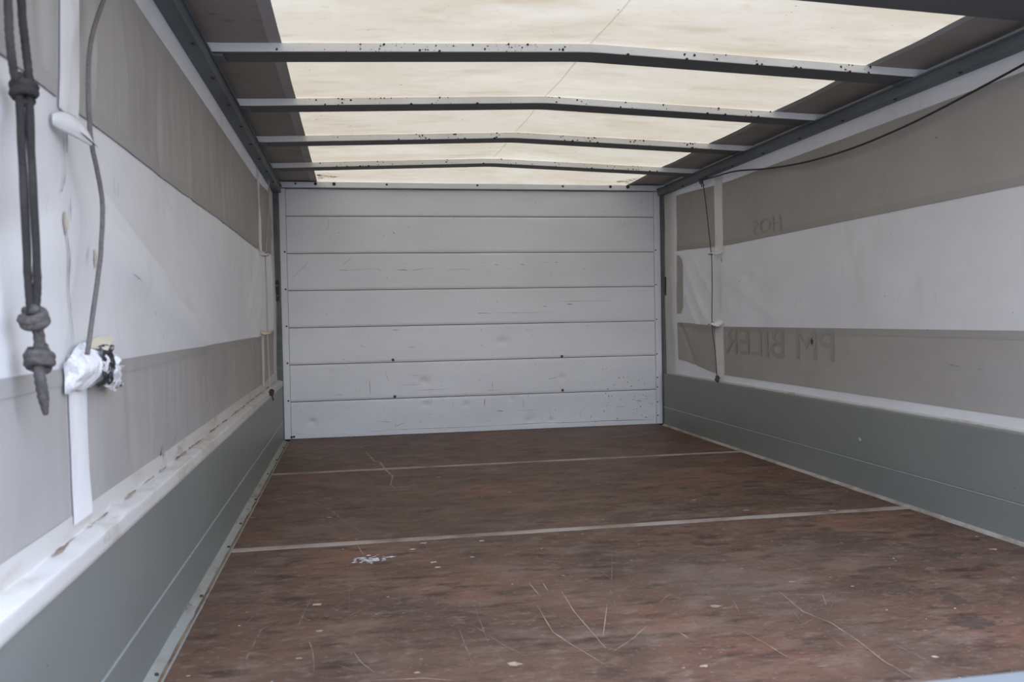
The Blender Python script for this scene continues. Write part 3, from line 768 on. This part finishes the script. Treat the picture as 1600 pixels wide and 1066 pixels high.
# grime on the left sheet
bm = bmesh.new(); rnd = random.Random(41)
tf = lambda a, b: Vector(tarp_pt(-1, a, b, .0035))
for pts, w in (([(-3.478, .94), (-3.476, .90)], .012), ([(-3.50, .80), (-3.488, .745), (-3.496, .70), (-3.487, .62)], .004), ([(-3.472, .835), (-3.474, .80)], .005),
               ([(-3.50, .93), (-3.49, .87), (-3.505, .84)], .004), ([(-2.93, .385), (-2.945, .37), (-2.915, .36)], .010), ([(-2.79, .39), (-2.82, .372)], .006), ([(-3.18, .735), (-3.12, .725)], .002), ([(-2.98, .67), (-2.96, .66)], .003),
               ([(-2.49, .51), (-2.485, .49)], .004), ([(-2.4, .515), (-2.39, .50)], .004), ([(-3.21, .90), (-3.205, .87)], .003), ([(-3.235, .905), (-3.225, .87)], .003)):
    add_stroke(bm, pts, w, tf, rnd)
for i in range(60): add_spot(bm, (rnd.uniform(-3.9, -.3), rnd.uniform(.40, 1.25)), rnd.uniform(.0008, .0022), tf, rnd, 1, 1.5, 6)
tag(from_bm('grime_marks', bm, 'mark', tl), kind='stuff')
bm = bmesh.new()
for pts, w in (([(-3.365, .765), (-3.36, .735)], .016), ([(-3.49, .81), (-3.495, .775)], .018), ([(-3.395, .77), (-3.40, .735)], .005)):
    add_stroke(bm, pts, w, lambda a, b: Vector(tarp_pt(-1, a, b, .0030)), rnd)
tag(from_bm('rust_stains', bm, 'rust', tl), kind='stuff')
# right sheet: corner patch, hole, lettering, grime
def patch_r(s, t):
    z = .650+t*.328; y0, y1 = -.243, -.335+.022*sm(.80, 1.0, t)+.03*sm(.12, 0, t)+.05*sm(.93, 1.0, t)
    return tarp_pt(1, y0+s*(y1-y0), z, .0022)
grid('corner_patch', 'tarp_grey_plain', tr, patch_r, 10, 24)
bm = bmesh.new(); tf = lambda a, b: Vector(tarp_pt(1, a, b, .0042))
add_spot(bm, (-1.695, .526), .012, tf, rnd, 1., 1., 14)
from_bm('hole', bm, 'speck', tr)
bm = bmesh.new()
for i in range(80): add_spot(bm, (rnd.uniform(-3.0, -.3), rnd.uniform(.36, 1.25)), rnd.uniform(.0008, .0022), tf, rnd, 1.4, 1., 6)
for pts, w in (([(-2.48, .475), (-2.56, .47)], .004), ([(-2.63, .468), (-2.65, .466)], .006), ([(-.84, .925), (-.845, .90)], .012), ([(-.82, .90), (-.822, .62)], .003), ([(-.838, .88), (-.84, .62)], .002),
               ([(-1.05, .8), (-1.055, .79)], .006), ([(-2.44, 1.18), (-2.46, 1.178)], .006), ([(-.815, 1.11), (-.815, 1.02)], .003)):
    add_stroke(bm, pts, w, tf, rnd)
tag(from_bm('grime_marks', bm, 'mark', tr), kind='stuff')
def lettering(text, y_start, z_base, width, height, parent):
    """printed on the outside, showing through: reads mirrored from in here"""
    cu = bpy.data.curves.new('lettering', 'FONT'); cu.body = text; cu.size = 1
    tmp = bpy.data.objects.new('tmp', cu); C.objects.link(tmp)
    bpy.context.view_layer.update()
    me = bpy.data.meshes.new_from_object(tmp.evaluated_get(bpy.context.evaluated_depsgraph_get()))
    bpy.data.objects.remove(tmp, do_unlink=True)
    xs = [v.co.x for v in me.vertices]; ys = [v.co.y for v in me.vertices]
    bm = bmesh.new(); bm.from_mesh(me); bpy.data.meshes.remove(me)
    bmesh.ops.triangulate(bm, faces=bm.faces[:])
    for _ in range(2):
        bmesh.ops.subdivide_edges(bm, edges=[e for e in bm.edges if e.calc_length() > .12], cuts=1)
        bmesh.ops.triangulate(bm, faces=bm.faces[:])
    for v in bm.verts:
        y = y_start+(v.co.x-min(xs))/(max(xs)-min(xs))*width; z = z_base+(v.co.y-min(ys))/(max(ys)-min(ys))*height
        v.co = tarp_pt(1, y, z, .0042)
    bmesh.ops.remove_doubles(bm, verts=bm.verts, dist=1e-5)
    todo = set(bm.faces)                            # every letter a part of its own
    while todo:
        isl, stack = set(), [next(iter(todo))]
        while stack:
            f = stack.pop()
            if f in isl: continue
            isl.add(f); stack += [g_ for e in f.edges for g_ in e.link_faces if g_ not in isl]
        todo -= isl
        ids = {}; vv = []; ff = []
        for f in isl:
            ff.append(tuple(ids.setdefault(v, len(ids)) for v in f.verts))
        vv = [None]*len(ids)
        for v, k in ids.items(): vv[k] = v.co[:]
        me = bpy.data.meshes.new('letter'); me.from_pydata(vv, [], ff); link('letter', me, 'print', parent)
    bm.free()
lettering('PM BILER', -1.855, .452, .975, .122, tr)
lettering('HOS', -1.450, 1.000, .262, .062, tr)

# cord loops
def hood(s, t):                                     # leaf-shaped strap end standing off the wall towards the front
    u = s; w = math.sin(math.pi*min(1, .10+.90*u))**.55 if u < .999 else .15
    b = math.sin(math.pi*t)
    return (-.0585+.0315*u+.005*b*w, -3.566+.087*u-.006*b, .9275-.017*u+(t-.46)*.031*w+.008*math.sin(math.pi*u))
hd = grid('cord_loop', 'tarp_white', tl, hood, 24, 9)
hm = hd.modifiers.new('thickness', 'SOLIDIFY'); hm.thickness = .002
grid('eyelet', 'gap', hd, lambda s, t: (-.0405+.0165*s+.0062*(1-s), -3.523+.046*s, .9205-.0125*s+.0022*(t-.5)*math.sin(math.pi*(.1+.8*s))), 10, 3)
loop_flap(tl, -1, -.812, .955, .05, .045, 'strap', .012, .008)
loop_flap(tl, -1, -.815, .600, .05, .045, 'beige', .012, .008)
loop_flap(tr, 1, -.800, .955, .055, .050, 'strap', .016, .010)
loop_flap(tr, 1, -.800, .603, .060, .055, 'strap', .022, .016)
# torn loop with black tape on the near left strap
def torn_body(s, t):
    u = s*2-1
    y = -3.497+u*.055+.004*noise.noise(Vector((s*3, t*3, 2)))
    x = TL+.0105+(.010+.012*(u+1))*math.sin(math.pi*min(1, t*.94+.03))*sm(-1.0, -.55, u)+.003*noise.noise(Vector((s*5, t*5, 7)))*sm(-1, -.6, u)
    z = .616-.070*t-.026*(1-t)*sm(.2, -1., u)+.003*noise.noise(Vector((s*4, t*4, 1)))
    return (x, y, z)
tb = grid('torn_loop', 'torn', tl, torn_body, 22, 18)
def torn_tape(s, t):
    u = s*2-1
    y = -3.437+u*.030+.008*noise.noise(Vector((s*6, t*6, 12)))
    x = TL+.030+.010*math.sin(math.pi*(t*.8+.1))+.009*noise.noise(Vector((s*7, t*7, 17)))
    z = .612-.062*t+.007*noise.noise(Vector((s*6, t*6, 21)))
    return (x, y, z)
grid('black_tape', 'tape', tb, torn_tape, 20, 16)
def torn_end(s, t):
    u = s*2-1
    y = -3.378+u*.034-.02*t*(1-s)+.014*noise.noise(Vector((s*6, t*7, 32)))
    x = TL+.024+.012*math.sin(math.pi*t)+.012*noise.noise(Vector((s*7, t*7, 37)))
    z = .596-.044*t-.020*s*t+.010*noise.noise(Vector((s*7, t*6, 41)))
    return (x, y, z)
grid('frayed_end', 'torn', tb, torn_end, 16, 14)
def torn_top(s, t):
    y = -3.475+s*.150; w = (1-s)**.7*min(1, s*5+.15)
    return (TL+.016+t*.030*w, y, .612+.016*s-.016*t*w+.004*math.sin(s*4))
grid('folded_edge', 'beige', tb, torn_top, 18, 6)

# ------------------------------------------------------------------ ropes and cords
def add_knot(bm, c, axis, rad, r, turns=2.4, length=.016, seg=8):
    """overhand-like knot: a coil round the standing part plus one crossing strand"""
    a = Vector(axis).normalized(); u = a.orthogonal().normalized(); w = a.cross(u); c = Vector(c); pts = []
    n = int(22*turns)
    for k in range(n+1):
        t = k/n; ph = 2*math.pi*turns*t
        q = rad*(1+.10*math.sin(ph*1.5))
        pts.append(c+a*((t-.5)*length)+u*math.cos(ph)*q+w*math.sin(ph)*q)
    add_tube(bm, pts, r, seg, twist=260, flute=.07)
    add_tube(bm, catmull([c-a*length*.8+u*rad*.3, c-a*length*.2+w*rad*1.25, c+a*length*.3+u*rad*1.0+w*rad*.8, c+a*length*.9-w*rad*.2], 6), r*.95, seg, twist=260, flute=.07)
XRp = -.030
rope = empty('knotted_rope'); tag(rope, 'thick doubled grey-brown rope with three knots hanging at the far left', 'rope')
strA = [(-.022, -3.802, 1.345), (XRp, -3.797, 1.18), (XRp-.001, -3.790, 1.012), (XRp-.002, -3.786, .970), (XRp-.004, -3.771, .935), (XRp-.0045, -3.755, .912), (XRp-.0047, -3.751, .80), (XRp-.0047, -3.746, .70), (XRp-.002, -3.748, .655)]
strB = [(-.022, -3.745, 1.345), (XRp, -3.752, 1.18), (XRp+.001, -3.755, 1.025), (XRp+.002, -3.751, .981), (XRp+.004, -3.748, .940), (XRp+.0045, -3.750, .912), (XRp+.0047, -3.749, .80), (XRp+.0047, -3.744, .70), (XRp+.002, -3.746, .655)]
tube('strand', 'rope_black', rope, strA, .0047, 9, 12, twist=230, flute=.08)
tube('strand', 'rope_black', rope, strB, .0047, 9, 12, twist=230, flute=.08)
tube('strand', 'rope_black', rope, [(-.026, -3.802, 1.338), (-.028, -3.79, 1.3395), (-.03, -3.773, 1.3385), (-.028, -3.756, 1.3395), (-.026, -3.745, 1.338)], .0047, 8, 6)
tube('tail', 'rope_dark', rope, [(XRp, -3.747, .665), (XRp+.002, -3.736, .630), (XRp, -3.732, .603), (XRp+.002, -3.737, .580), (XRp+.002, -3.728, .555), (XRp+.001, -3.719, .534)], lambda t: .0066 if t < .8 else .0066*(1-.5*(t-.8)/.2), 9, 12, twist=230, flute=.08)
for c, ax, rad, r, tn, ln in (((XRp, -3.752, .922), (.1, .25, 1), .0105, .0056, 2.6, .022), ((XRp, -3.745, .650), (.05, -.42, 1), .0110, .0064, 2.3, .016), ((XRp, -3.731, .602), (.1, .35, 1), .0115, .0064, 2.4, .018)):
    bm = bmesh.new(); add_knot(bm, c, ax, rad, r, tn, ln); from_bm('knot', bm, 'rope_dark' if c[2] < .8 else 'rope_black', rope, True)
tube('hanging_cord', 'rope', None, [(-.024, -3.20, 1.345), (-.026, -3.31, 1.25), (-.029, -3.402, 1.152), (-.030, -3.470, 1.071), (-.030, -3.493, 1.008), (-.030, -3.494, .940), (-.030, -3.484, .907), (-.030, -3.452, .860), (-.030, -3.440, .822), (-.030, -3.459, .747), (-.030, -3.496, .678), (-.031, -3.526, .618), (-.033, -3.530, .600)], .0036, 8, 10, twist=300, flute=.06)
tag(bpy.data.objects['hanging_cord'], 'thin grey cord hanging in a curve down to the torn black-taped loop', 'cord')
def lash(parent, c, mat, seed, n=5):
    q = random.Random(seed); bm = bmesh.new(); c = Vector(c)
    for k in range(n):
        a = Vector((q.uniform(-.4, .4), q.uniform(-1, 1), q.uniform(-1, 1))).normalized()
        add_knot(bm, c+Vector((q.uniform(-.003, .003), q.uniform(-.012, .012), q.uniform(-.010, .010))), a, .0075, .0026, 1.3, .008, 6)
    for k in range(3):
        d = Vector((q.uniform(0, .3), q.uniform(-.6, .6), -1)).normalized()
        add_tube(bm, catmull([c, c+d*.02, c+d*.036+Vector((0, q.uniform(-.008, .008), 0))], 5), .0024, 6)
    return from_bm('lashing_knot', bm, mat, parent, True)
lc = empty('tarp_cord'); tag(lc, 'tan lacing cord down the left tarpaulin beside the corner post', 'cord')
tube('cord', 'cord_tan', lc, [(-.045, -.50, 1.372), (-.045, -.47, 1.30), (-.043, -.60, 1.12), (-.040, -.76, .975), (-.038, -.812, .94), (-.036, -.815, .78), (-.036, -.82, .585), (-.034, -.83, .45), (-.030, -.845, .345)], .0034, 6, 8)
lash(lc, (-.024, -.850, .327), 'cord_brown', 4, 6)
rc = empty('tarp_cord'); tag(rc, 'dark brown lacing cord down the right tarpaulin beside the white strap', 'cord')
tube('cord', 'cord_brown', rc, [(2.128, -.664, 1.338), (2.128, -.672, 1.32), (2.127, -.71, 1.20), (2.122, -.775, .965), (2.119, -.790, .935), (2.119, -.792, .78), (2.117, -.790, .585), (2.128, -.80, .45), (2.132, -.806, .335)], .0023, 6, 8)
lash(rc, (2.130, -.808, .322), 'cord_brown', 9, 5)
lash(rc, (2.124, -.66, 1.333), 'rail', 12, 5)
tube('black_cable', 'black', None, [(2.118, -.672, 1.330), (2.1205, -.85, 1.322), (2.122, -1.08, 1.309), (2.122, -1.39, 1.267), (2.122, -1.70, 1.238), (2.122, -1.98, 1.229), (2.122, -2.20, 1.234), (2.122, -2.44, 1.250), (2.122, -2.83, 1.294), (2.118, -3.1, 1.332)], .0036, 8, 10)
tag(bpy.data.objects['black_cable'], 'thin black cable sagging below the right roof rail', 'cable')

# ------------------------------------------------------------------ closed tailgate, its top edge in the lower right corner
tg = empty('tailgate'); tag(tg, 'pale metal tailgate, its top edge cutting the lower right corner', 'tailgate')
box('panel', 'board', tg, XL, XR, REAR-.028, REAR-.002, -.02, .296, bev=.003)
box('top_profile', 'gate', tg, XL, XR, REAR-.032, REAR, .296, .3062, bev=.002)

# ------------------------------------------------------------------ yard outside the open rear
g = box('ground', 'asphalt', None, -40, 40, -45, 40, -.95, -.90, bev=0)
tag(g, 'asphalt yard the vehicle stands on', 'ground', kind='structure')
